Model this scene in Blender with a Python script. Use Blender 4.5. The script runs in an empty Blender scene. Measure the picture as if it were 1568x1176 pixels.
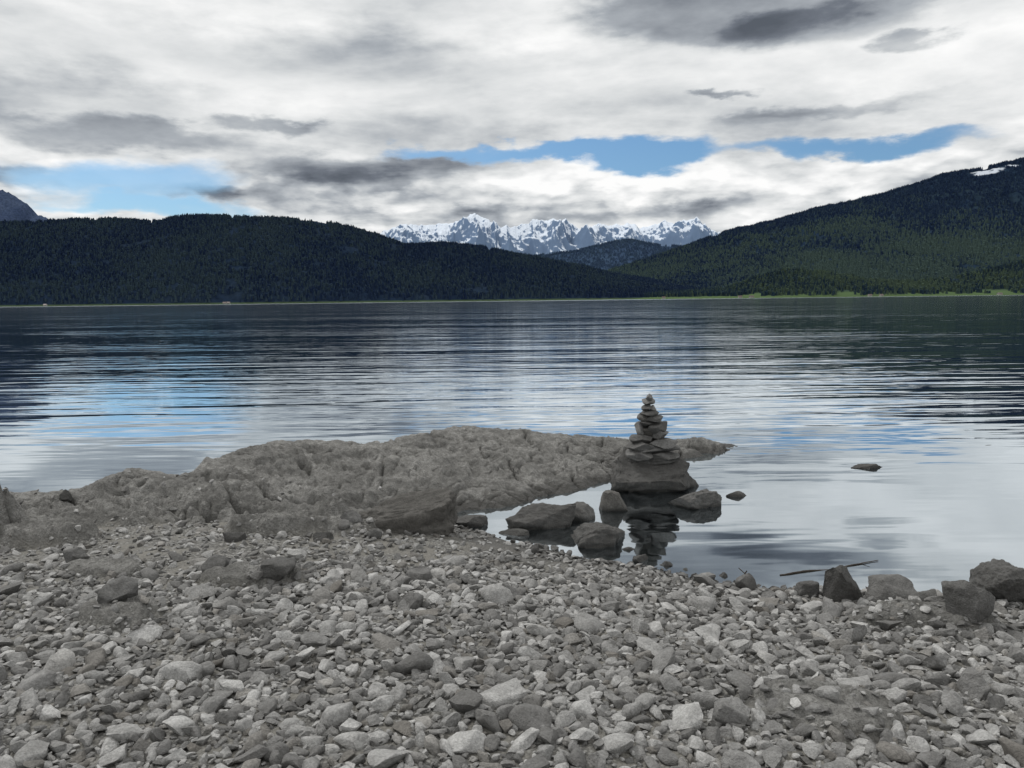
import bpy, math, random
import numpy as np
from mathutils import Vector, Matrix, noise as mnoise
random.seed(7); rng=np.random.default_rng(7)
scene=bpy.context.scene
col=scene.collection
# ------------------------------------------------------------------ noise
def hsh(ix,iy,s):
    n=(ix.astype(np.int64)*374761393+iy.astype(np.int64)*668265263+s*974711)&0xffffffff
    n=((n^(n>>13))*1274126177)&0xffffffff
    n=n^(n>>16)
    return (n&0xffffff)/float(0xffffff)
def vn(x,y,s=0):
    x=np.asarray(x,float);y=np.asarray(y,float)
    ix=np.floor(x);iy=np.floor(y);fx=x-ix;fy=y-iy
    fx=fx*fx*(3-2*fx);fy=fy*fy*(3-2*fy)
    a=hsh(ix,iy,s);b=hsh(ix+1,iy,s);c=hsh(ix,iy+1,s);d=hsh(ix+1,iy+1,s)
    return (a*(1-fx)+b*fx)*(1-fy)+(c*(1-fx)+d*fx)*fy
def fbm(x,y,o=4,s=0,ridged=False):
    r=0;a=.5;t=0
    for k in range(o):
        v=vn(x,y,s+k*17)
        if ridged: v=1-abs(2*v-1)
        r=r+a*v;t+=a;a*=.5
        x,y=x*2.03*0.8+y*2.03*0.6,-x*2.03*0.6+y*2.03*0.8
    return r/t
def sst(e0,e1,v):
    t=np.clip((v-e0)/(e1-e0),0,1);return t*t*(3-2*t)
# ------------------------------------------------------------------ node helpers
class NT:
    def __init__(s,tree): s.t=tree;s.n=tree.nodes;s.l=tree.links
    def new(s,ty,**kw):
        n=s.n.new(ty)
        for k,v in kw.items(): setattr(n,k,v)
        return n
    def set(s,sock,v):
        if isinstance(v,bpy.types.NodeSocket): s.l.new(v,sock)
        else: sock.default_value=v
    def m(s,op,a,b=0.0,c=None,clamp=False):
        n=s.new('ShaderNodeMath',operation=op,use_clamp=clamp)
        s.set(n.inputs[0],a);s.set(n.inputs[1],b)
        if c is not None: s.set(n.inputs[2],c)
        return n.outputs[0]
    def mr(s,v,a,b,c=0.0,d=1.0,smooth=True):
        n=s.new('ShaderNodeMapRange',interpolation_type='SMOOTHSTEP' if smooth else 'LINEAR')
        s.set(n.inputs[0],v)
        for i,q in enumerate((a,b,c,d)): s.set(n.inputs[i+1],q)
        return n.outputs[0]
    def mix(s,f,a,b,mode='MIX'):
        n=s.new('ShaderNodeMix',data_type='RGBA',blend_type=mode)
        s.set(n.inputs[0],f)
        for i,q in ((6,a),(7,b)):
            if isinstance(q,tuple) and len(q)==3: q=q+(1,)
            s.set(n.inputs[i],q)
        return n.outputs[2]
    def noise(s,vec,scale,detail=4,rough=.55,dist=0.0):
        n=s.new('ShaderNodeTexNoise')
        if vec is not None: s.l.new(vec,n.inputs['Vector'])
        n.inputs['Scale'].default_value=scale;n.inputs['Detail'].default_value=detail
        n.inputs['Roughness'].default_value=rough;n.inputs['Distortion'].default_value=dist
        return n.outputs[0]
    def mapping(s,vec,scale=(1,1,1),loc=(0,0,0),rot=(0,0,0)):
        n=s.new('ShaderNodeMapping');s.l.new(vec,n.inputs[0])
        n.inputs['Scale'].default_value=scale;n.inputs['Location'].default_value=loc;n.inputs['Rotation'].default_value=rot
        return n.outputs[0]
    def voro(s,vec,scale,feature='F1'):
        n=s.new('ShaderNodeTexVoronoi',feature=feature);s.l.new(vec,n.inputs['Vector']);n.inputs['Scale'].default_value=scale
        return n
    def bump(s,h,strength,dist,prev=None):
        n=s.new('ShaderNodeBump');s.l.new(h,n.inputs['Height'])
        n.inputs['Strength'].default_value=strength;n.inputs['Distance'].default_value=dist
        if prev is not None:s.l.new(prev,n.inputs['Normal'])
        return n.outputs[0]
def mat(name):
    m=bpy.data.materials.new(name);m.use_nodes=True
    t=NT(m.node_tree);b=m.node_tree.nodes['Principled BSDF']
    b.inputs['Specular IOR Level'].default_value=.3
    return m,t,b
def attr(t,name):
    n=t.new('ShaderNodeAttribute',attribute_name=name);return n
# ------------------------------------------------------------------ mesh helper
def grid_mesh(name,X,Y,Z,smooth=True,attrs=None):
    nr,nc=X.shape
    co=np.stack([X,Y,Z],-1).reshape(-1,3).astype(np.float32)
    i=np.arange(nr-1)[:,None]*nc+np.arange(nc-1)[None,:]
    f=np.stack([i,i+1,i+nc+1,i+nc],-1).reshape(-1,4)
    return raw_mesh(name,co,f,smooth,attrs)
def raw_mesh(name,co,f,smooth=True,attrs=None):
    k=f.shape[1];me=bpy.data.meshes.new(name)
    me.vertices.add(len(co));me.vertices.foreach_set('co',np.ascontiguousarray(co,dtype=np.float32).ravel())
    me.loops.add(f.size);me.loops.foreach_set('vertex_index',f.ravel().astype(np.int32))
    me.polygons.add(len(f));me.polygons.foreach_set('loop_start',(np.arange(len(f))*k).astype(np.int32))
    me.polygons.foreach_set('loop_total',np.full(len(f),k,np.int32))
    me.polygons.foreach_set('use_smooth',np.full(len(f),smooth))
    if attrs:
        for n,v in attrs.items():
            a=me.attributes.new(n,'FLOAT','POINT');a.data.foreach_set('value',np.ascontiguousarray(v,dtype=np.float32).ravel())
    me.update(calc_edges=True);me.validate()
    return me
def obj(name,me,m=None,parent=None,c=None):
    o=bpy.data.objects.new(name,me);(c or col).objects.link(o)
    if m is not None: me.materials.append(m)
    if parent: o.parent=parent
    return o
# ------------------------------------------------------------------ terrain function
WX=[-60,-40,-12,-6,-4,-2.3,-1.14,-.6,-.3,.1,.4,.75,1.0,1.43,1.84,2.29,3.31,6,12,40,60]
WY=[0,4,7,7.4,7.6,7.6,7.3,6.85,6.45,6.1,5.85,5.58,5.46,5.14,5.0,5.0,4.74,4.2,3.0,0,-4]
FX=[-9,-3.97,-3.6,-2.9,-2.27,-1.14,-.165,.5,1.118,1.4,2.2,3.3,4.2]
FY=[5.6,5.7,6.1,6.3,6.6,6.85,7.2,7.67,8.27,8.7,9.3,10.0,10.4]
FZ=[.15,.2,.17,.15,.12,.06,-.01,-.03,-.03,-.03,-.03,-.05,-.1]
CX=[-9,-6.5,-5,-4.2,-3.95,-3.70,-3.26,-3.08,-2.93,-2.32,-1.80,-1.18,-.80,.044,.556,1.31,1.8,2.24,2.7,3.0,3.5,4.2]
CY=[6.4,6.5,6.6,6.6,6.8,7.2,7.3,8.2,9.0,9.0,8.7,9.6,10,10.2,10.1,10.0,10,10.0,10.1,10.2,10.5,10.9]
CH=[-.3,.15,.34,.35,.34,.388,.32,.37,.385,.36,.33,.32,.30,.275,.25,.185,.10,.115,.06,.015,-.12,-.4]
BUMPS=[(1.35,3.15,.36,.26,.06),(-1.78,5.98,.62,.30,.15),(-1.3,6.2,.4,.25,.10),(2.45,4.35,.5,.2,.07),(-3.7,5.75,.5,.25,.14),
       (-4.3,5.9,.4,.3,.16),(-1.7,4.75,.35,.18,.08),(-2.2,4.1,.28,.2,.08),(-2.75,4.9,.3,.16,.05),(-3.3,6.4,.4,.3,.08)]
def ground(x,y,cav=False):
    x=np.asarray(x,float);y=np.asarray(y,float)
    xw=x+.10*(fbm(x*2.5,y*2.5,3,5)-.5);yw=y+.22*(fbm(x*2.1,y*2.1,3,9)-.5)
    d=np.interp(xw,WX,WY)-yw
    beach=np.where(d>0,.36*(1-np.exp(-np.clip(d,0,80)/2.4)),np.maximum(.2*d,-1.2)+np.maximum(np.minimum(.05*(d+8),0),-7))
    land=sst(0,.8,d)
    beach=beach+land*(.09*(fbm(x*1.3,y*1.3,3,11)-.5)+.02*(fbm(x*7,y*7,3,13)-.5))
    beach=beach+sst(6,60,d)*.015*np.clip(d-6,0,200)
    yf=np.interp(xw,FX,FY)+.2*(fbm(x*1.6,y*.6,3,21)-.5);zf=np.interp(x,FX,FZ)
    yc=np.interp(x,CX,CY);hc=np.interp(x,CX,CH)
    t=(y-yf)/np.maximum(yc-yf,.3)
    tc=np.clip(t,0,1)
    fr=zf+(hc-zf)*np.sin(np.pi/2*tc**.85)+np.minimum(t,0)*1.6
    s=np.clip(y-yc,0,6)/.8
    led=np.where(t<1,fr,hc-(hc+.5)*s**1.7)
    led=np.where((x<-9)|(x>4.2),-9,led)
    led=np.maximum(led,-9)
    lm=sst(-.03,.03,led-beach)
    wx=x+.25*fbm(x*3,y*3,3,71);wy=y+.25*fbm(x*3,y*3,3,73)
    cr=np.abs(fbm(wx*1.6+wy*1.0,wy*1.1-wx*.4,2,61)-.5);crack=-.08*(1-sst(0,.022,cr))
    cr2=np.abs(fbm(wx*3.1-wy*2.2,wy*2.0+wx*.8,2,67)-.5);crack=crack-.05*(1-sst(0,.02,cr2))
    # stepped (layered) rock
    base=fbm(x*1.3+y*.5,y*1.7,3,31)
    st=base*7+y*.8;stp=(np.floor(st)+sst(.6,1.0,st-np.floor(st)))/7-y*.8/7
    hf=.10*(fbm(x*4.5,y*3.8,4,37,True)-.6)+.06*(fbm(x*13+wy*3,y*10,3,41,True)-.55)
    lump=.32*(stp-.5)+hf+crack
    z=np.maximum(beach,led)+lm*lump*sst(-.2,.15,led)*(1-.55*sst(.75,1.0,t))
    rock=lm
    for (bx,by,rx,ry,h) in BUMPS:
        q=1-((x-bx)/rx)**2-((y-by)/ry)**2
        q=q+.9*(fbm(x*6,y*6,3,51)-.5)
        k=sst(0,.55,q)
        z=z+k*h*(.65+.9*(fbm(x*9+y*3,y*9,3,57,True)-.3));rock=np.maximum(rock,k)
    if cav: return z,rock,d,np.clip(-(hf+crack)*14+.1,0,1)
    return z,rock,d
def axis(a,b,step,lo,hi,n):
    core=np.arange(a,b,step)
    g=np.geomspace(step,abs(lo-a),n);left=(a-g)[::-1]
    g=np.geomspace(step,abs(hi-b),n);right=b+g
    return np.concatenate([left,core,right])
ax=axis(-5.8,5.0,.018,-9000,9000,60);ay=axis(1.6,11.2,.02,-4000,9000,60)
GX,GY=np.meshgrid(ax,ay)
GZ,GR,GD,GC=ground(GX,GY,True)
# ------------------------------------------------------------------ ground material
m_ground,t,b=mat('shore_ground')
pos=t.new('ShaderNodeNewGeometry').outputs['Position']
sep=t.new('ShaderNodeSeparateXYZ');t.l.new(pos,sep.inputs[0])
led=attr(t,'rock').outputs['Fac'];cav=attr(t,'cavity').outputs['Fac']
v1=t.voro(pos,55)
g1=t.new('ShaderNodeSeparateColor');t.l.new(v1.outputs['Color'],g1.inputs[0])
gv=t.mix(g1.outputs[0],(.10,.098,.090),(.30,.296,.28))
gv=t.mix(t.m('MULTIPLY',t.mr(v1.outputs['Distance'],.3,.75),.7),gv,(.05,.048,.044))
dn=t.noise(pos,3.5,5,.65)
gcol=t.mix(t.mr(dn,.42,.62),gv,(.175,.168,.15))
n1=t.noise(pos,2.2,6,.68);n2=t.noise(pos,20,6,.72);n3=t.noise(pos,85,3,.7)
lc=t.mix(t.mr(n1,.35,.65),(.265,.262,.248),(.47,.463,.44))
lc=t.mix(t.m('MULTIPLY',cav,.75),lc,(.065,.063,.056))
lc=t.mix(t.mr(n2,.42,.58,0,.7),t.mix(.55,lc,(.12,.117,.107)),lc)
lc=t.mix(t.mr(n3,.38,.52,.5,0),lc,(.08,.078,.072))
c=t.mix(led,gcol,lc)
zz=t.m('ADD',sep.outputs[2],t.m('MULTIPLY',t.m('SUBTRACT',n2,.5),.06))
wetx=t.mr(sep.outputs[0],-1.6,-.2,.03,.10)
wet=t.m('SUBTRACT',1.0,t.mr(zz,t.m('MULTIPLY',wetx,.35),wetx))
c=t.mix(t.m('MULTIPLY',wet,.76),c,(.04,.038,.034))
deep=t.mr(sep.outputs[2],-.9,-.04,1,0)  # light absorbed by the water, painted into the bed colour by depth
c=t.mix(deep,c,(.012,.03,.042))
t.l.new(c,b.inputs['Base Color'])
t.set(b.inputs['Roughness'],t.m('SUBTRACT',.9,t.m('MULTIPLY',wet,.35)))
hg=t.m('SUBTRACT',1.0,v1.outputs['Distance'])
hh=t.m('ADD',t.m('MULTIPLY',t.m('SUBTRACT',1.0,led),t.m('MULTIPLY',hg,.9)),t.m('MULTIPLY',led,t.m('ADD',t.m('MULTIPLY',n2,5.5),t.m('MULTIPLY',n3,1.3))))
bn=t.bump(hh,1.0,.014)
t.l.new(bn,b.inputs['Normal'])
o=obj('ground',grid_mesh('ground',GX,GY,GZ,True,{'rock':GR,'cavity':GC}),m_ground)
# ------------------------------------------------------------------ stone material
def stone_mat(name,lo,hi,tint,pw=1.3,spot=.5):
    m,t,b=mat(name)
    pos=t.new('ShaderNodeNewGeometry').outputs['Position']
    sep=t.new('ShaderNodeSeparateXYZ');t.l.new(pos,sep.inputs[0])
    oi=t.new('ShaderNodeObjectInfo').outputs['Random']
    wn=t.new('ShaderNodeTexWhiteNoise',noise_dimensions='1D');t.l.new(oi,wn.inputs['W'])
    r=t.m('POWER',oi,pw)
    c=t.mix(r,(lo,lo*.985,lo*.95),(hi,hi*.993,hi*.965))
    c=t.mix(t.m('MULTIPLY',t.mr(wn.outputs['Value'],.82,.97),.4),c,tint)
    n1=t.noise(pos,14,5,.7);n2=t.noise(pos,90,4,.7)
    c=t.mix(t.mr(n1,.38,.62,.0,spot+.1),c,t.mix(.6,c,(.05,.048,.044)))
    c=t.mix(t.mr(n2,.4,.6,spot,0),c,t.mix(.6,c,(.05,.048,.044)))
    z2=t.m('ADD',sep.outputs[2],t.m('MULTIPLY',t.m('SUBTRACT',n1,.5),.06))
    wet=t.m('SUBTRACT',1.0,t.mr(z2,.01,.05))
    c=t.mix(t.m('MULTIPLY',wet,.72),c,(.022,.021,.018))
    t.l.new(c,b.inputs['Base Color'])
    t.set(b.inputs['Roughness'],t.m('SUBTRACT',.85,t.m('MULTIPLY',wet,.40)))
    t.l.new(t.bump(t.m('ADD',t.m('MULTIPLY',n1,3.0),n2),1.0,.009),b.inputs['Normal'])
    return m
m_peb=stone_mat('limestone_pebble',.17,.56,(.20,.175,.14),1.35,.45)
m_dark=stone_mat('dark_boulder',.10,.18,(.12,.108,.09),1.3,.7)
m_cairn=stone_mat('cairn_stone',.11,.26,(.13,.12,.10),1.2,.6)
# ------------------------------------------------------------------ stones
import bmesh
def stone_mesh(name,seed,sub=3,cuts=10,rough=.05,dims=(1,1,1),depth=(.55,.9),detail=0.0,sharp=38,box=1.0):
    r=random.Random(seed)
    bm=bmesh.new();bmesh.ops.create_icosphere(bm,subdivisions=sub,radius=1.0)
    co=np.array([v.co[:] for v in bm.verts])
    if box!=1.0:
        co=np.sign(co)*np.abs(co)**box
    for k in range(cuts):
        n=np.array([r.gauss(0,1),r.gauss(0,1),r.gauss(0,.9)]);n/=np.linalg.norm(n)
        dd=r.uniform(*depth)
        over=np.maximum(co@n-dd,0);co=co-over[:,None]*n
    co-=(co.max(0)+co.min(0))/2
    co/=np.abs(co).max(0)
    off=Vector((seed*3.1,seed*1.7,seed*.9))
    if rough>0:
        for i in range(len(co)):
            p=Vector(co[i]);nv=mnoise.fractal(p*1.6+off,1.0,2.0,4)*rough
            if detail>0: nv+=mnoise.fractal(p*5+off,1.0,2.0,4)*detail
            co[i]=co[i]*(1+nv)
    co=co*np.array(dims)*.5
    for i,v in enumerate(bm.verts): v.co=co[i]
    me=bpy.data.meshes.new(name);bm.to_mesh(me);bm.free()
    me.polygons.foreach_set('use_smooth',np.ones(len(me.polygons),bool))
    if sharp: me.set_sharp_from_angle(angle=math.radians(sharp))
    return me
protos=bpy.data.collections.new('pebble_shapes')
NP=34
for k in range(NP):
    r=random.Random(100+k)
    me=stone_mesh('pebble_shape_%02d'%k,100+k,3,r.randint(9,14),.08,(1,r.uniform(.6,.95),r.uniform(.34,.68)),(.36,.80),sharp=50 if k%3 else 32)
    obj('pebble_shape_%02d'%k,me,m_peb,c=protos)
cell=.19;grid={}
P=[]
def try_place(x,y,r,tol):
    cx=int(math.floor(x/cell));cy=int(math.floor(y/cell))
    for i in (-1,0,1):
        for j in (-1,0,1):
            for (a,b_,c_) in grid.get((cx+i,cy+j),()):
                q=(r+c_)*tol
                if (a-x)**2+(b_-y)**2<q*q: return False
    grid.setdefault((cx,cy),[]).append((x,y,r));return True
X0,X1,Y0,Y1=-5.5,5.2,1.2,7.6
def batch(n,rlo,rhi,tol,thr,pw=1.0):
    xs=rng.uniform(X0,X1,n);ys=rng.uniform(Y0,Y1,n)
    keep=(np.abs(xs)<ys*.78+1.0);xs=xs[keep];ys=ys[keep]
    z,rk,d=ground(xs,ys)
    dens=sst(-.16,.02,d)*(1-rk*.93)
    far=1-sst(4.7,5.6,ys+.8*(fbm(xs*1.3,ys*1.3,3,77)-.5)+np.clip(-xs-.5,0,3)*.12)
    near_w=1-sst(.15,.7,d)
    near_w=near_w*sst(-.3,.3,xs)
    dens=dens*np.maximum(np.maximum(far,near_w*.6),.14 if rhi<.04 else .06)
    patch=fbm(xs*1.1,ys*1.1,3,81)
    dens=dens*(1-sst(.62,.72,patch)*(.9 if rlo>.02 else .35))
    rr=rng.random(len(xs));szr=rlo+(rhi-rlo)*rng.random(len(xs))**pw
    for x,y,zz_,de,q,s in zip(xs,ys,z,dens,rr,szr):
        if q<de and try_place(x,y,s,tol): P.append((x,y,zz_,s))
batch(120,.075,.10,.9,0,1.5)
batch(650,.050,.080,.9,0,1.8)
batch(5500,.034,.052,.78,0,1.4)
batch(50000,.018,.034,.70,0,1)
batch(90000,.010,.018,.60,0,1)
P=np.array(P);N=len(P);print('PEBBLES',N)
me=bpy.data.meshes.new('pebble_beach');me.vertices.add(N)
co=P[:,:3].copy();co[:,2]+=P[:,3]*rng.uniform(.05,.50,N)*np.where(P[:,3]>.07,.5,1)
me.vertices.foreach_set('co',co.astype(np.float32).ravel())
rot=np.stack([rng.normal(0,.33,N),rng.normal(0,.33,N),rng.uniform(0,6.283,N)],-1)
a=me.attributes.new('rot','FLOAT_VECTOR','POINT');a.data.foreach_set('vector',rot.astype(np.float32).ravel())
scl=P[:,3:4]*2.2*np.stack([rng.uniform(.95,1.3,N),rng.uniform(.85,1.1,N),rng.uniform(.8,1.3,N)],-1)
a=me.attributes.new('scl','FLOAT_VECTOR','POINT');a.data.foreach_set('vector',scl.astype(np.float32).ravel())
a=me.attributes.new('idx','INT','POINT');a.data.foreach_set('value',rng.integers(0,NP,N).astype(np.int32))
pb=obj('pebble_beach',me)
ng=bpy.data.node_groups.new('pebble_scatter','GeometryNodeTree')
ng.interface.new_socket('Geometry',in_out='INPUT',socket_type='NodeSocketGeometry')
ng.interface.new_socket('Geometry',in_out='OUTPUT',socket_type='NodeSocketGeometry')
gi=ng.nodes.new('NodeGroupInput');go=ng.nodes.new('NodeGroupOutput')
ci=ng.nodes.new('GeometryNodeCollectionInfo');ci.inputs['Collection'].default_value=protos
ci.inputs['Separate Children'].default_value=True;ci.inputs['Reset Children'].default_value=True
ip=ng.nodes.new('GeometryNodeInstanceOnPoints');ip.inputs['Pick Instance'].default_value=True
def na(name,ty):
    n=ng.nodes.new('GeometryNodeInputNamedAttribute');n.data_type=ty;n.inputs['Name'].default_value=name
    return [o for o in n.outputs if o.enabled and o.name=='Attribute'][0]
ng.links.new(gi.outputs[0],ip.inputs['Points']);ng.links.new(ci.outputs[0],ip.inputs['Instance'])
ng.links.new(na('idx','INT'),ip.inputs['Instance Index'])
ng.links.new(na('rot','FLOAT_VECTOR'),ip.inputs['Rotation'])
ng.links.new(na('scl','FLOAT_VECTOR'),ip.inputs['Scale'])
ng.links.new(ip.outputs[0],go.inputs[0])
md=pb.modifiers.new('scatter','NODES');md.node_group=ng
# ------------------------------------------------------------------ individual rocks  (x,y,w,depth,h,material,rotz,seed,box)
ROCKS=[('boulder',-.90,6.22,.78,.42,.30,m_dark,.05,63,.6),
 ('shore_rock',-1.35,6.0,.22,.18,.10,m_dark,.5,4,.8),
 ('shore_rock',-3.03,5.1,.15,.12,.11,m_dark,.4,6,.8),
 ('wet_rock',.24,6.62,.60,.34,.22,m_dark,.05,44,.75),
 ('wet_rock',.62,6.80,.26,.22,.18,m_dark,.3,8,.85),
 ('wet_rock',.95,7.10,.26,.22,.22,m_dark,.2,47,.7),
 ('wet_rock',.71,6.15,.50,.34,.20,m_dark,.15,10,.85),
 ('wet_rock',1.72,7.20,.54,.36,.20,m_dark,-.2,51,.9),
 ('wet_rock',2.30,7.55,.29,.14,.10,m_dark,-.1,12,.9),
 ('wet_rock',4.13,8.75,.42,.15,.09,m_dark,.0,13,.9),
 ('wet_rock',6.3,10.0,.34,.08,.05,m_dark,.0,14,1),
 ('shore_rock',2.13,4.74,.27,.22,.25,m_dark,.9,15,.8),
 ('shore_rock',2.42,4.70,.30,.18,.15,m_peb,-.2,16,.8),
 ('shore_rock',2.66,4.28,.25,.2,.19,m_dark,.3,17,.7),
 ('shore_rock',3.22,4.80,.42,.3,.25,m_dark,.5,18,.8),
 ('shore_rock',2.62,4.62,.18,.14,.1,m_dark,1.,19,.8),
 ('shore_rock',1.95,4.85,.17,.1,.09,m_dark,.2,20,.8),
 ('shore_rock',-1.52,4.68,.24,.16,.09,m_dark,.2,21,.8),
 ('shore_rock',-1.95,4.85,.20,.14,.10,m_dark,1.2,22,.8),
 ('shore_rock',-2.25,4.15,.20,.16,.11,m_dark,.7,23,.8),
 ('shore_rock',.50,6.35,.12,.1,.1,m_dark,.2,25,.8),
 ('shore_rock',.92,5.92,.13,.11,.1,m_dark,.9,26,.8),
 ('shore_rock',.97,5.66,.12,.1,.08,m_dark,.5,27,.8),
 ('shore_rock',-.38,6.62,.3,.14,.10,m_dark,.1,28,.8),
 ('shore_rock',.0,6.35,.26,.12,.08,m_dark,-.2,29,.8),
 ('shore_rock',-3.98,6.6,.13,.1,.10,m_dark,-.2,30,.8),
 ('shore_rock',-1.45,5.6,.14,.1,.07,m_dark,-.2,31,.8),('shore_rock',-1.1,5.75,.12,.1,.07,m_dark,.7,32,.8),
 ('shore_rock',-2.1,5.55,.16,.1,.07,m_dark,.3,33,.8),('shore_rock',.15,5.75,.10,.08,.06,m_dark,.3,34,.8),
 ('wet_rock',1.15,5.55,.10,.08,.06,m_dark,.3,35,.8),('wet_rock',1.5,5.3,.08,.06,.06,m_dark,.3,36,.8),
 ('shore_rock',-.6,4.2,.15,.12,.09,m_peb,.3,37,.8),('shore_rock',.9,3.0,.14,.12,.09,m_peb,.3,38,.8),('shore_rock',2.1,3.3,.16,.12,.1,m_peb,1.3,39,.8)]
for (nm,x,y,w,dp,h,mm,rz,sd,bx) in ROCKS:
    big=w>.3
    me=stone_mesh(nm,sd*7+1,6 if big else 4,12,.12,(w*1.06,dp*1.06,h*1.5),(.48,.85),.06 if big else .04,sharp=0 if big else 45,box=bx)
    o=obj(nm,me,mm);z=float(ground(np.array([x]),np.array([y]))[0][0])
    z=max(z,-.05) if nm=='wet_rock' else z
    o.location=(x,y,z+h*.30);o.rotation_euler=(random.uniform(-.06,.06),random.uniform(-.08,.08),rz)
# ------------------------------------------------------------------ cairn
cairn=bpy.data.objects.new('rock_cairn',None);col.objects.link(cairn);cairn.location=(1.455,7.93,0)
me=stone_mesh('base_boulder',219,6,10,.12,(1.0,.74,.70),(.62,.95),.08,sharp=0,box=.6)
o=obj('base_boulder',me,m_dark,cairn);o.location=(.02,.04,.07);o.rotation_euler=(0,.03,.1)
ST=[(990,611,10,10),(990,619,19,10),(987,628,17,10),(995,629,12,9),(991,636,27,9),(983,645,17,15),(998,645,28,12),
 (990,654,32,11),(976,662,16,22),(1003,659,30,16),(989,667,24,13),(1004,672,40,16),(979,678,34,16),
 (1012,684,46,14),(978,689,42,14),(1002,694,68,12),(976,701,42,13),(1016,704,44,13),(998,711,76,11)]
for i,(px,py,w,h) in enumerate(ST):
    k=.0067
    me=stone_mesh('stone',300+i,4,11,.06,(w*k*1.08,min(w*k*1.0,.28)+.03,h*k*1.12),(.45,.8),.02,sharp=42)
    o=obj('stone_%d'%(i+1),me,m_cairn,cairn)
    o.location=((px-993)*k,random.uniform(-.03,.01),.338+(706-py)*k)
    o.rotation_euler=(random.uniform(-.1,.1),random.uniform(-.16,.16),random.uniform(-.3,.3))
for i in range(8):
    zz=.36+i*.063;w=.29-.031*i
    me=stone_mesh('stone',400+i,3,12,.06,(w,w*.8,.075),(.4,.75),sharp=40)
    o=obj('rear_stone_%d'%(i+1),me,m_cairn,cairn);o.location=(-.01-(i>4)*.02+random.uniform(-.015,.015),.08+random.uniform(0,.03),zz)
    o.rotation_euler=(random.uniform(-.1,.1),random.uniform(-.1,.1),random.uniform(0,3))
# ------------------------------------------------------------------ driftwood
m_wood,t,b=mat('wet_wood')
pos=t.new('ShaderNodeNewGeometry').outputs['Position']
t.l.new(t.mix(t.noise(pos,30,4),(.018,.014,.010),(.07,.055,.042)),b.inputs['Base Color']);b.inputs['Roughness'].default_value=.7
def branch(name,paths):
    cu=bpy.data.curves.new(name,'CURVE');cu.dimensions='3D';cu.bevel_depth=1.0;cu.bevel_resolution=2
    for pts in paths:
        s=cu.splines.new('POLY');s.points.add(len(pts)-1)
        for i,(x,y,z,r) in enumerate(pts): s.points[i].co=(x,y,z,1);s.points[i].radius=r
    tmp=bpy.data.objects.new('tmp',cu);col.objects.link(tmp)
    dg=bpy.context.evaluated_depsgraph_get();me=bpy.data.meshes.new_from_object(tmp.evaluated_get(dg))
    bpy.data.objects.remove(tmp)
    me.name=name;o=obj(name,me);me.materials.clear();me.materials.append(m_wood);return o
def wig(p0,p1,n,r0,r1,am,arch=0):
    out=[]
    for i in range(n):
        f=i/(n-1);out.append((p0[0]+(p1[0]-p0[0])*f+random.uniform(-am,am),p0[1]+(p1[1]-p0[1])*f+random.uniform(-am,am),
            p0[2]+(p1[2]-p0[2])*f+arch*math.sin(f*math.pi)+random.uniform(-am,am)*.3,r0+(r1-r0)*f))
    return out
branch('driftwood_branch',[wig((1.92,5.30,.002),(2.16,5.38,.004),7,.005,.007,.004,.002),
   wig((2.16,5.38,.004),(2.32,5.41,-.004),4,.007,.006,.002,0),
   wig((2.32,5.41,-.004),(2.76,5.58,.006),9,.007,.003,.005,.003),wig((2.62,5.52,.006),(2.67,5.51,.02),4,.003,.002,.002)])
branch('driftwood_twig',[wig((1.64,5.28,-.02),(1.67,5.27,.05),4,.006,.004,.004),wig((1.655,5.275,.03),(1.62,5.3,.06),3,.004,.003,.002)])
# ------------------------------------------------------------------ water
m_water,t,b=mat('lake_water');t.n.remove(b)
outn=[n for n in t.n if n.type=='OUTPUT_MATERIAL'][0]
pos=t.new('ShaderNodeNewGeometry').outputs['Position']
sep=t.new('ShaderNodeSeparateXYZ');t.l.new(pos,sep.inputs[0]);Yp=sep.outputs[1]
wa=t.noise(t.mapping(pos,(.22,1.35,1),rot=(0,0,.05)),1.0,2,.5,.3)
wb=t.noise(t.mapping(pos,(.9,3.6,1),rot=(0,0,-.12)),1.0,2,.55,.2)
wc=t.noise(t.mapping(pos,(.05,.32,1),rot=(0,0,.03)),1.0,1,.5)
patch=t.noise(t.mapping(pos,(.02,.07,1)),1.0,2,.6)
amp=t.m('MULTIPLY',t.mr(Yp,6,20,.20,1.0),t.mr(patch,.35,.65,.5,1.25))
h=t.m('ADD',t.m('MULTIPLY',wa,.044),t.m('MULTIPLY',wb,.008));h=t.m('ADD',h,t.m('MULTIPLY',wc,.06))
h=t.m('MULTIPLY',h,amp)
bn=t.bump(h,1.0,1.0)
fr=t.new('ShaderNodeFresnel');fr.inputs['IOR'].default_value=1.5;t.l.new(bn,fr.inputs['Normal'])
gl=t.new('ShaderNodeBsdfGlossy');t.l.new(bn,gl.inputs['Normal'])
gl.inputs['Color'].default_value=(.88,.95,1,1)
far=t.mr(Yp,900,2500)
t.set(gl.inputs['Roughness'],t.m('ADD',t.mr(Yp,15,120,.03,.065),t.m('MULTIPLY',far,.14)))
tr=t.new('ShaderNodeBsdfTransparent');tr.inputs['Color'].default_value=(.62,.70,.70,1)
mx=t.new('ShaderNodeMixShader')
t.l.new(t.m('POWER',fr.outputs[0],.30,clamp=True),mx.inputs[0]);t.l.new(tr.outputs[0],mx.inputs[1]);t.l.new(gl.outputs[0],mx.inputs[2])
t.l.new(mx.outputs[0],outn.inputs[0])
wxs=np.array([-9000,-60,0,60,9000.]);wys=np.array([-30,0,20,100,9000.])
A,B=np.meshgrid(wxs,wys)
obj('lake_water',grid_mesh('lake_water',A,B,A*0),m_water)
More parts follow.
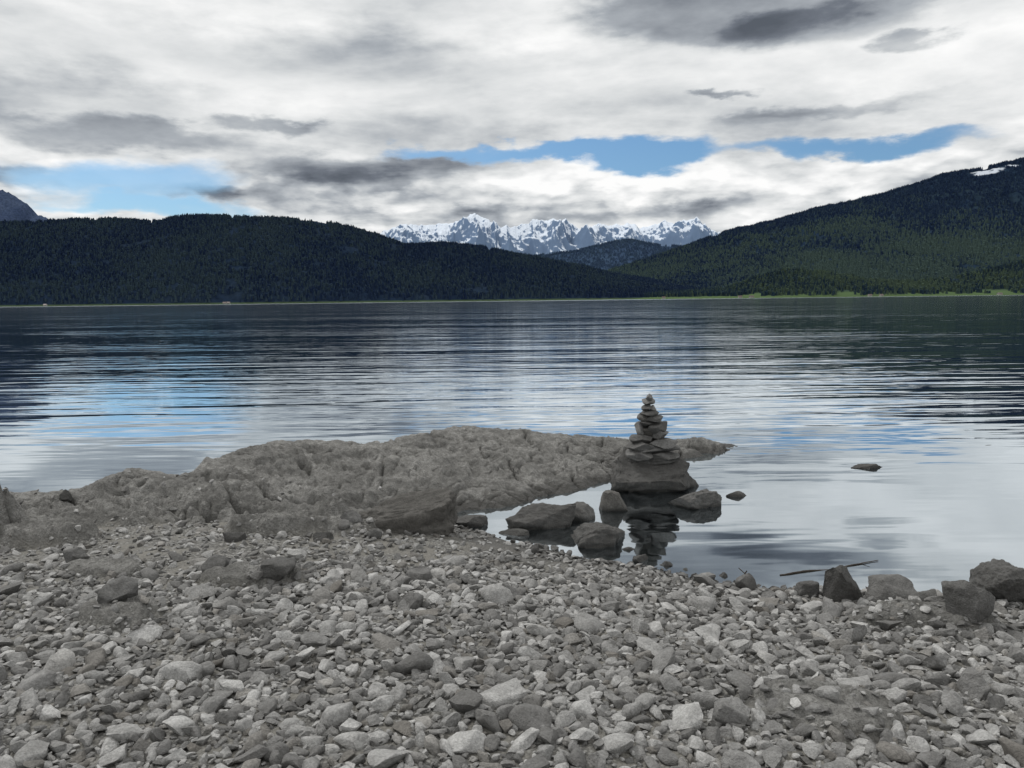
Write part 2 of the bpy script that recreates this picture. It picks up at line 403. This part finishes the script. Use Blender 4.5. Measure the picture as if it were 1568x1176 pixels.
# ------------------------------------------------------------------ hills
def hill_mat(name,c1,c2,shore=(.06,.09,.05),z0=3,z1=9):
    m,t,b=mat(name)
    pos=t.new('ShaderNodeNewGeometry').outputs['Position']
    sep=t.new('ShaderNodeSeparateXYZ');t.l.new(pos,sep.inputs[0])
    n=t.noise(pos,.004,5,.7);n2=t.noise(pos,.05,3,.7)
    c=t.mix(t.mr(n,.35,.65),c1,c2);c=t.mix(t.mr(n2,.4,.6,.4,0),c,(.006,.012,.02))
    c=t.mix(t.mr(sep.outputs[2],z0,z1,1,0),c,shore)
    c=t.mix(attr(t,'snow').outputs['Fac'],c,(.50,.54,.60))
    t.l.new(c,b.inputs['Base Color']);b.inputs['Roughness'].default_value=1;b.inputs['Specular IOR Level'].default_value=0
    return m
def tree_mat(name,c1,c2,c3,k0=.54,k1=.76,hz=0.0):
    m,t,b=mat(name)
    pos=t.new('ShaderNodeNewGeometry').outputs['Position']
    sep=t.new('ShaderNodeSeparateXYZ');t.l.new(pos,sep.inputs[0])
    a=attr(t,'tint').outputs['Fac']
    n=t.noise(pos,.0022,5,.65);nl=t.noise(pos,.0008,2,.5)
    q=t.m('ADD',t.m('MULTIPLY',a,.2),t.m('ADD',t.m('MULTIPLY',n,.6),t.m('MULTIPLY',nl,.4)))
    q=t.m('SUBTRACT',q,t.mr(sep.outputs[2],100,600,-.05*hz,.16*hz))
    c=t.mix(a,c1,c2);c=t.mix(t.mr(q,k0,k1),c,c3)
    t.l.new(c,b.inputs['Base Color']);b.inputs['Roughness'].default_value=1;b.inputs['Specular IOR Level'].default_value=0
    return m
def alpine(a,T):
    # snow couloirs under the summit of the right mountain
    m=np.exp(-((a-.606)/.020)**2)*sst(.925,.95,T)*(1-sst(.975,.99,T))
    m=np.maximum(m,.8*np.exp(-((a-.640)/.008)**2)*sst(.95,.965,T)*(1-sst(.98,.995,T)))
    return m*(.1+1.7*fbm(a*220,T*110,3,301))
def meadow(a,T):
    return (T<.30)*1.0*(fbm(a*38,T*4,2,411)>.60)
def ridge(name,prof,D,Y0,nx,nt,gull,seed,mt,lower=0,pw=.85,shore_w=60,jag=0.0,ridged=False,back=6,scf=.11,clampz=True,snowf=None):
    a=np.array([p[0] for p in prof]);s=np.array([p[1] for p in prof])
    xs=np.linspace(a[0],a[-1],nx)*D
    zc=np.interp(xs/D,a,s)*D-lower
    if jag: zc=zc+jag*(fbm(xs/(D*.012),xs*0,4,seed+5,True)-.55)
    ts=np.concatenate([np.linspace(0,1,nt),1+np.linspace(.08,.8,back)])
    T,X=np.meshgrid(ts,xs,indexing='ij');ZC=np.broadcast_to(zc,T.shape)
    tt=np.clip(T,0,1)
    sc=D*scf
    g=fbm(X/sc+T*.9,T*1.5+X*0,5,seed,ridged)-.55
    env=np.sin(np.pi*tt)*(1-.75*tt**2) if clampz else np.sin(np.pi*tt)**.7
    Z=ZC*(tt**pw)+gull*g*env*np.clip(ZC/300,.15,1.2)
    if clampz: Z=np.minimum(Z,ZC*(.06+.95*tt))
    Z=np.where(T>1,ZC*(1-(T-1)*1.1),Z)
    Z=np.maximum(Z,-3)+ (T==0)*-3
    Y=Y0+(D-Y0)*T+(1-tt)*shore_w*(fbm(X/500,X*0,3,seed+9)-.5)*2
    at={'snow':sst(.36,.5,snowf(X/D,T))} if snowf else {'snow':T*0}
    me=grid_mesh(name,X,Y,Z,True,at)
    o=obj(name,me,mt)
    return X[:nt+1],Y[:nt+1],Z[:nt+1]
def forest(name,g,n,hmin,hmax,mt,seed,xlim=None,zmin=7,bare=None,D=1):
    X,Y,Z=g;r=np.random.default_rng(seed);nt,nx=X.shape
    u=r.random(n)*(nt-1.001);v=r.random(n)*(nx-1.001)
    k=n//8;u[:k]=(nt-2)-r.random(k)*.7
    i=u.astype(int);j=v.astype(int);fu=u-i;fv=v-j
    def bl(M): return (M[i,j]*(1-fv)+M[i,j+1]*fv)*(1-fu)+(M[i+1,j]*(1-fv)+M[i+1,j+1]*fv)*fu
    x=bl(X);y=bl(Y);z=bl(Z)
    ok=(z>zmin)
    if xlim: ok&=(x/y>xlim[0])&(x/y<xlim[1])
    ok&=fbm(x/90,y/90,3,seed+200)<.76
    if bare is not None:
        T=u/(nt-2);ok&=~((bare(x/D,T)>.22)|(bare(x/D,T+.02)>.3))
    x,y,z=x[ok],y[ok],z[ok];n=len(x)
    hgt=r.uniform(hmin,hmax,n);rad=hgt*r.uniform(.2,.34,n);dec=r.random(n)<.45
    S=5;ang=np.arange(S)/S*2*np.pi
    ph=r.random(n)*6.28
    ring=np.stack([x[:,None]+rad[:,None]*np.cos(ang+ph[:,None]),y[:,None]+rad[:,None]*np.sin(ang+ph[:,None]),np.broadcast_to((z-1)[:,None],(n,S))],-1)
    topr=np.where(dec,.7,.45)[:,None]
    ring2=np.stack([x[:,None]+rad[:,None]*topr*np.cos(ang+ph[:,None]+.6),y[:,None]+rad[:,None]*topr*np.sin(ang+ph[:,None]+.6),np.broadcast_to((z+hgt*np.where(dec,.6,.5))[:,None],(n,S))],-1)
    tip=np.stack([x,y,z+hgt*np.where(dec,.72,1)],-1)[:,None,:]
    co=np.concatenate([ring,ring2,tip],1).reshape(-1,3)
    base=(np.arange(n)*(2*S+1))[:,None]
    fs=[]
    for q in range(S):
        q2=(q+1)%S
        fs.append(np.concatenate([base+q,base+q2,base+S+q2],1));fs.append(np.concatenate([base+q,base+S+q2,base+S+q],1))
        fs.append(np.concatenate([base+S+q,base+S+q2,base+2*S],1))
    f=np.concatenate(fs,0)
    tint=np.repeat(r.random(n),2*S+1)
    o=obj(name,raw_mesh(name,co,f,False,{'tint':tint}),mt)
mhL=hill_mat('forest_floor_left',(.014,.025,.048),(.020,.032,.052))  # bluish floor and peak colours have distance haze painted in
mhR=hill_mat('forest_floor_right',(.016,.030,.058),(.028,.046,.064))
mhF=hill_mat('lakeside_meadow',(.020,.034,.048),(.030,.048,.056),(.075,.115,.055),12,30)
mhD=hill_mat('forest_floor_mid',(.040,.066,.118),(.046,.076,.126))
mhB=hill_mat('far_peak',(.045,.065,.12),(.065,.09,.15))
mtL=tree_mat('conifers_left',(.011,.020,.046),(.021,.035,.064),(.032,.050,.062),.54,.72)  # blue distance haze is mixed into the tree colours
mtR=tree_mat('conifers_right',(.013,.024,.054),(.026,.043,.074),(.056,.084,.076),.50,.68,1.0)
mtF=tree_mat('conifers_front',(.015,.027,.044),(.028,.046,.054),(.054,.078,.054),.52,.70)
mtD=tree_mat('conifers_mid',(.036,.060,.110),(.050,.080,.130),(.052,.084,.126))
LC=[(-1.15,.13),(-.9,.115),(-.662,.111),(-.611,.1113),(-.551,.1138),(-.509,.1133),(-.454,.1087),(-.433,.116),(-.382,.116),(-.323,.113),
 (-.255,.109),(-.204,.099),(-.170,.089),(-.136,.076),(-.0855,.0785),(-.035,.0715),(.016,.061),(.0415,.056),(.084,.048),(.152,.0323),(.22,.021),(.279,.009),(.32,.0)]
gC=ridge('left_hill',LC,3700,2900,420,46,200,3,mhL,14,.8,60,10)
forest('left_hill_forest',gC,52000,13,22,mtL,1,(-.8,.35))
LD=[(-.05,.04),(0,.051),(.033,.0588),(.084,.064),(.135,.076),(.156,.078),(.186,.0715),(.245,.0667),(.32,.07),(.45,.08)]
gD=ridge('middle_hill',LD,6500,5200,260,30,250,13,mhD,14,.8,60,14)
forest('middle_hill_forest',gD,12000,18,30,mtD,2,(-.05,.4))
LE=[(.05,.0),(.084,.024),(.135,.040),(.186,.056),(.237,.072),(.288,.0894),(.339,.0988),(.377,.109),(.394,.1148),(.432,.1217),(.474,.1304),(.525,.1447),(.559,.1565),(.61,.164),(.668,.176),(.78,.2),(.95,.23),(1.2,.25)]
gE=ridge('right_mountain',LE,4700,3150,620,120,620,23,mhR,14,.85,60,14,True,6,.13,True,alpine)
forest('right_mountain_forest',gE,74000,15,25,mtR,3,(.03,.8),7,alpine,4700)
LF=[(.10,.0),(.135,.003),(.186,.010),(.279,.0155),(.322,.0305),(.356,.040),(.407,.036),(.466,.025),(.525,.0215),(.58,.027),(.668,.0475),(.78,.07),(1.1,.09)]
gF=ridge('lakeside_hill',LF,2950,2600,240,24,50,33,mhF,16,.8,50,4)
forest('lakeside_hill_forest',gF,14000,12,22,mtF,4,(.1,.8),7,meadow,2950)
LB=[(-1.0,.2),(-.8,.19),(-.70,.165),(-.662,.150),(-.645,.142),(-.624,.1315),(-.60,.112),(-.55,.08),(-.5,.05)]
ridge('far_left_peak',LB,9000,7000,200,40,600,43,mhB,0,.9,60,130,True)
# snow mountains
m_snow,t,b=mat('snowy_rock')
pos=t.new('ShaderNodeNewGeometry').outputs['Position']
nrm=t.new('ShaderNodeNewGeometry').outputs['Normal']
sp=t.new('ShaderNodeSeparateXYZ');t.l.new(pos,sp.inputs[0]);sn=t.new('ShaderNodeSeparateXYZ');t.l.new(nrm,sn.inputs[0])
n=t.noise(t.mapping(pos,(.0040,.0030,.0022)),1.0,7,.85,.8)
f=t.m('ADD',n,t.m('MULTIPLY',t.m('SUBTRACT',sn.outputs[2],.60),.45))
f=t.m('ADD',f,t.m('MULTIPLY',t.mr(sp.outputs[2],1350,2300,-.10,.0),1.0))
c=t.mix(t.mr(f,.465,.51),(.14,.20,.30),(.64,.70,.78))  # rock tone is blue because distance haze is painted into it
t.l.new(c,b.inputs['Base Color']);b.inputs['Roughness'].default_value=1;b.inputs['Specular IOR Level'].default_value=0
LA=[(-.30,.06),(-.21,.078),(-.166,.089),(-.145,.0925),(-.128,.0985),(-.102,.098),(-.077,.103),(-.051,.1085),(-.031,.1035),(-.0135,.096),(.0076,.094),(.0288,.1035),
 (.0415,.1005),(.0542,.104),(.071,.0938),(.092,.088),(.122,.0945),(.151,.096),(.177,.0905),(.2025,.0955),(.224,.097),(.245,.088),(.3,.075),(.4,.06)]
ridge('snowy_mountains',LA,22000,18500,900,120,1500,53,m_snow,0,.8,200,170,True,6,.05,False)
# ------------------------------------------------------------------ village houses on the far shore
m_wall,t,b=mat('house_plaster');b.inputs['Base Color'].default_value=(.22,.21,.19,1)
m_roof,t,b=mat('house_roof');b.inputs['Base Color'].default_value=(.08,.055,.045,1)
def house(x,y,z,w,dp,h,rz):
    e=bpy.data.objects.new('village_house',None);col.objects.link(e);e.location=(x,y,z);e.rotation_euler[2]=rz
    v=[(-w/2,-dp/2,0),(w/2,-dp/2,0),(w/2,dp/2,0),(-w/2,dp/2,0),(-w/2,-dp/2,h),(w/2,-dp/2,h),(w/2,dp/2,h),(-w/2,dp/2,h),(-w/2,0,h*1.6),(w/2,0,h*1.6)]
    me=bpy.data.meshes.new('walls');me.from_pydata(v,[],[(0,1,5,4),(2,3,7,6),(1,2,6,9,5),(3,0,4,8,7)]);obj('walls',me,m_wall,e)
    q=1.0
    v=[(-w/2-q,-dp/2-q,h*.92),(w/2+q,-dp/2-q,h*.92),(w/2+q,0,h*1.66),(-w/2-q,0,h*1.66),(w/2+q,dp/2+q,h*.92),(-w/2-q,dp/2+q,h*.92)]
    me=bpy.data.meshes.new('roof');me.from_pydata(v,[],[(0,1,2,3),(3,2,4,5)]);obj('roof',me,m_roof,e)
    v=[];fc=[]
    for i in range(4):
        x0=-w*.4+i*w*.22;k=len(v);v+=[(x0,-dp/2-.05,h*.4),(x0+w*.1,-dp/2-.05,h*.4),(x0+w*.1,-dp/2-.05,h*.7),(x0,-dp/2-.05,h*.7)];fc.append((k,k+1,k+2,k+3))
    me=bpy.data.meshes.new('windows');me.from_pydata(v,[],fc);obj('windows',me,m_roof,e)
for (a_,d_,w_) in [(-.375,2830,12),(-.37,2840,10),(-.61,2830,10),(.30,2530,11),(.315,2535,14),(.47,2530,11),(.485,2540,10),(.64,2530,16),(.2,2560,10)]:
    house(a_*d_,d_,1.5,w_,9,4.5,random.uniform(-.4,.4))
# ------------------------------------------------------------------ world
w=bpy.data.worlds.new('World');scene.world=w;w.use_nodes=True
t=NT(w.node_tree);t.n.clear()
out=t.new('ShaderNodeOutputWorld')
AZ=-50
sky=t.new('ShaderNodeTexSky',sky_type='NISHITA');sky.sun_disc=False;sky.sun_elevation=math.radians(52);sky.sun_rotation=math.radians(AZ)
dirv=t.new('ShaderNodeTexCoord').outputs['Generated']
s=t.new('ShaderNodeSeparateXYZ');t.l.new(dirv,s.inputs[0]);dx,dy,dz=s.outputs
az0=t.m('ARCTAN2',dx,dy)
hy=t.m('SQRT',t.m('ADD',t.m('MULTIPLY',dx,dx),t.m('MULTIPLY',dy,dy)))
b0=t.m('DIVIDE',dz,t.m('MAXIMUM',hy,.02))
zc=t.m('ADD',t.m('MAXIMUM',dz,0.0),.10)
cp=t.new('ShaderNodeCombineXYZ');t.l.new(t.m('DIVIDE',dx,zc),cp.inputs[0]);t.l.new(t.m('DIVIDE',dy,zc),cp.inputs[1])
cpv=cp.outputs[0]
nB=t.noise(t.mapping(cpv,(.75,1.15,1),loc=(7,4,2)),1.0,6,.54,.3)
cz=t.new('ShaderNodeCombineXYZ');t.l.new(az0,cz.inputs[0]);t.l.new(b0,cz.inputs[1])
ntex=t.new('ShaderNodeTexNoise');t.l.new(t.mapping(cz.outputs[0],(8,20,1)),ntex.inputs['Vector']);ntex.inputs['Scale'].default_value=1.0
ntex.inputs['Detail'].default_value=6;ntex.inputs['Roughness'].default_value=.56
scn=t.new('ShaderNodeSeparateColor');t.l.new(ntex.outputs['Color'],scn.inputs[0]);nC=scn.outputs[0];nD=scn.outputs[1];nE=scn.outputs[2]
az=t.m('ADD',az0,t.m('MULTIPLY',t.m('SUBTRACT',nD,.5),.26))
bb=t.m('ADD',b0,t.m('MULTIPLY',t.m('SUBTRACT',nC,.5),.075))
# billowing cumulus lumps low over the mountains: lit tops, grey bases
cv=t.new('ShaderNodeCombineXYZ');t.l.new(t.m('MULTIPLY',t.m('ADD',az0,t.m('MULTIPLY',nD,.10)),20),cv.inputs[0])
t.l.new(t.m('MULTIPLY',t.m('ADD',b0,t.m('MULTIPLY',nC,.04)),46),cv.inputs[1])
vo=t.new('ShaderNodeTexVoronoi',feature='SMOOTH_F1',voronoi_dimensions='2D');t.l.new(cv.outputs[0],vo.inputs['Vector']);vo.inputs['Scale'].default_value=1.0
vo.inputs['Smoothness'].default_value=.45;vo.inputs['Detail'].default_value=1.5;vo.inputs['Roughness'].default_value=.45
vps=t.new('ShaderNodeSeparateXYZ');t.l.new(vo.outputs['Position'],vps.inputs[0])
cvs=t.new('ShaderNodeSeparateXYZ');t.l.new(cv.outputs[0],cvs.inputs[0])
bil=t.m('SUBTRACT',.42,vo.outputs['Distance'])
topl=t.m('MINIMUM',t.m('MAXIMUM',t.m('SUBTRACT',cvs.outputs[1],vps.outputs[1]),-.6),.6)
bil=t.m('ADD',bil,t.m('MULTIPLY',topl,.40))
def blob(a0,bq,ra,rb,soft=.8):
    p=t.m('DIVIDE',t.m('SUBTRACT',az,a0),ra);q=t.m('DIVIDE',t.m('SUBTRACT',bb,bq),rb)
    r=t.m('SQRT',t.m('ADD',t.m('MULTIPLY',p,p),t.m('MULTIPLY',q,q)))
    return t.mr(r,1-soft*.75,1+soft*.75,1,0)
def total(lst):
    acc=None
    for (a,b_,c_,d_,wt,sf) in lst:
        v=t.m('MULTIPLY',blob(a,b_,c_,d_,sf),wt)
        acc=v if acc is None else t.m('ADD',acc,v)
    return acc
blue=total([(-.03,.188,.13,.012,.9,.9),(.17,.186,.11,.022,1.1,.8),(.43,.174,.13,.012,.90,.9),(-.45,.142,.14,.026,.78,.95),(-.40,.112,.13,.012,.7,.8)])
dark=total([(.25,.352,.18,.046,1.25,.45),(.38,.318,.10,.022,.8,.6),(.47,.287,.035,.009,.8,.6),(-.43,.193,.12,.016,.9,.7),(-.29,.214,.05,.009,.8,.6),(-.17,.166,.18,.020,.85,.7),
  (-.20,.30,.22,.030,.5,.9),(-.02,.108,.26,.014,.60,.9),(.32,.218,.05,.010,.4,.8),(-.56,.142,.07,.012,.9,.6),(-.52,.225,.16,.035,.5,.9),(.28,.252,.03,.005,.8,.7),(-.36,.135,.06,.008,.7,.7),(.42,.225,.10,.007,.5,.8),(-.7,.33,.2,.05,.4,.9)])
white=total([(.10,.155,.17,.018,1.0,.6),(.32,.140,.14,.020,.9,.6),(-.05,.25,.25,.03,.5,1),(.05,.34,.12,.06,.5,1),(-.5,.10,.2,.02,.5,.9),(-.35,.37,.2,.03,.3,1)])
lum=t.mr(nB,.28,.62,.55,.93)
lum=t.m('ADD',lum,t.m('MULTIPLY',t.m('SUBTRACT',nC,.5),.55))
puff=t.m('ABSOLUTE',t.m('SUBTRACT',nE,.5))
lum=t.m('ADD',lum,t.m('MULTIPLY',t.m('SUBTRACT',.07,puff),t.mr(b0,.10,.24,1.8,.5)))
lum=t.m('ADD',lum,t.m('MULTIPLY',bil,t.mr(b0,.145,.19,.42,.0)))
lum=t.m('ADD',lum,t.m('MULTIPLY',white,.20))
lum=t.m('SUBTRACT',lum,t.m('MULTIPLY',dark,.47))
hi=t.mr(b0,.38,.48,0,.32);lum=t.m('ADD',lum,hi)
lum=t.m('MAXIMUM',t.m('MINIMUM',lum,1.05),-.1)
cr=t.new('ShaderNodeValToRGB');t.l.new(t.m('ADD',t.m('MULTIPLY',lum,.87),.087),cr.inputs[0])
e=cr.color_ramp.elements;e[0].position=.0;e[0].color=(.10,.115,.14,1);e[1].position=1;e[1].color=(.99,.99,.985,1)
k=e.new(.20);k.color=(.165,.185,.22,1);k=e.new(.48);k.color=(.40,.43,.465,1);k=e.new(.70);k.color=(.68,.70,.71,1)
cov=t.m('SUBTRACT',1.0,t.mr(t.m('ADD',blue,t.m('MULTIPLY',t.m('SUBTRACT',nB,.5),.5)),.25,.92))
cov=t.m('MAXIMUM',cov,t.mr(b0,.03,.0))
skc=t.mix(1.0,sky.outputs[0],(.62,.86,1.05),'MULTIPLY')
b1=t.new('ShaderNodeBackground');t.l.new(skc,b1.inputs[0]);b1.inputs[1].default_value=.10
b2=t.new('ShaderNodeBackground');t.l.new(cr.outputs[0],b2.inputs[0]);b2.inputs[1].default_value=1.0
ms=t.new('ShaderNodeMixShader');t.l.new(cov,ms.inputs[0]);t.l.new(b1.outputs[0],ms.inputs[1]);t.l.new(b2.outputs[0],ms.inputs[2])
t.l.new(ms.outputs[0],out.inputs[0])
# ------------------------------------------------------------------ sun
L=bpy.data.lights.new('sun','SUN');L.energy=1.5;L.angle=math.radians(10);L.color=(1,.98,.945)
so=bpy.data.objects.new('sun',L);col.objects.link(so)
sd=Vector((math.sin(math.radians(AZ))*math.cos(math.radians(52)),math.cos(math.radians(AZ))*math.cos(math.radians(52)),math.sin(math.radians(52))))
so.rotation_euler=sd.to_track_quat('Z','Y').to_euler()
# ------------------------------------------------------------------ camera
cd=bpy.data.cameras.new('camera');cd.sensor_width=36;cd.lens=26.68;cd.clip_start=.05;cd.clip_end=60000
co_=bpy.data.objects.new('camera',cd);col.objects.link(co_)
co_.matrix_world=Matrix.Translation((0,0,2.0))@Matrix.Rotation(math.radians(90-6.29),4,'X')@Matrix.Rotation(math.radians(-.67),4,'Z')
scene.camera=co_
scene.view_settings.view_transform='Standard';scene.view_settings.look='None';scene.view_settings.exposure=0
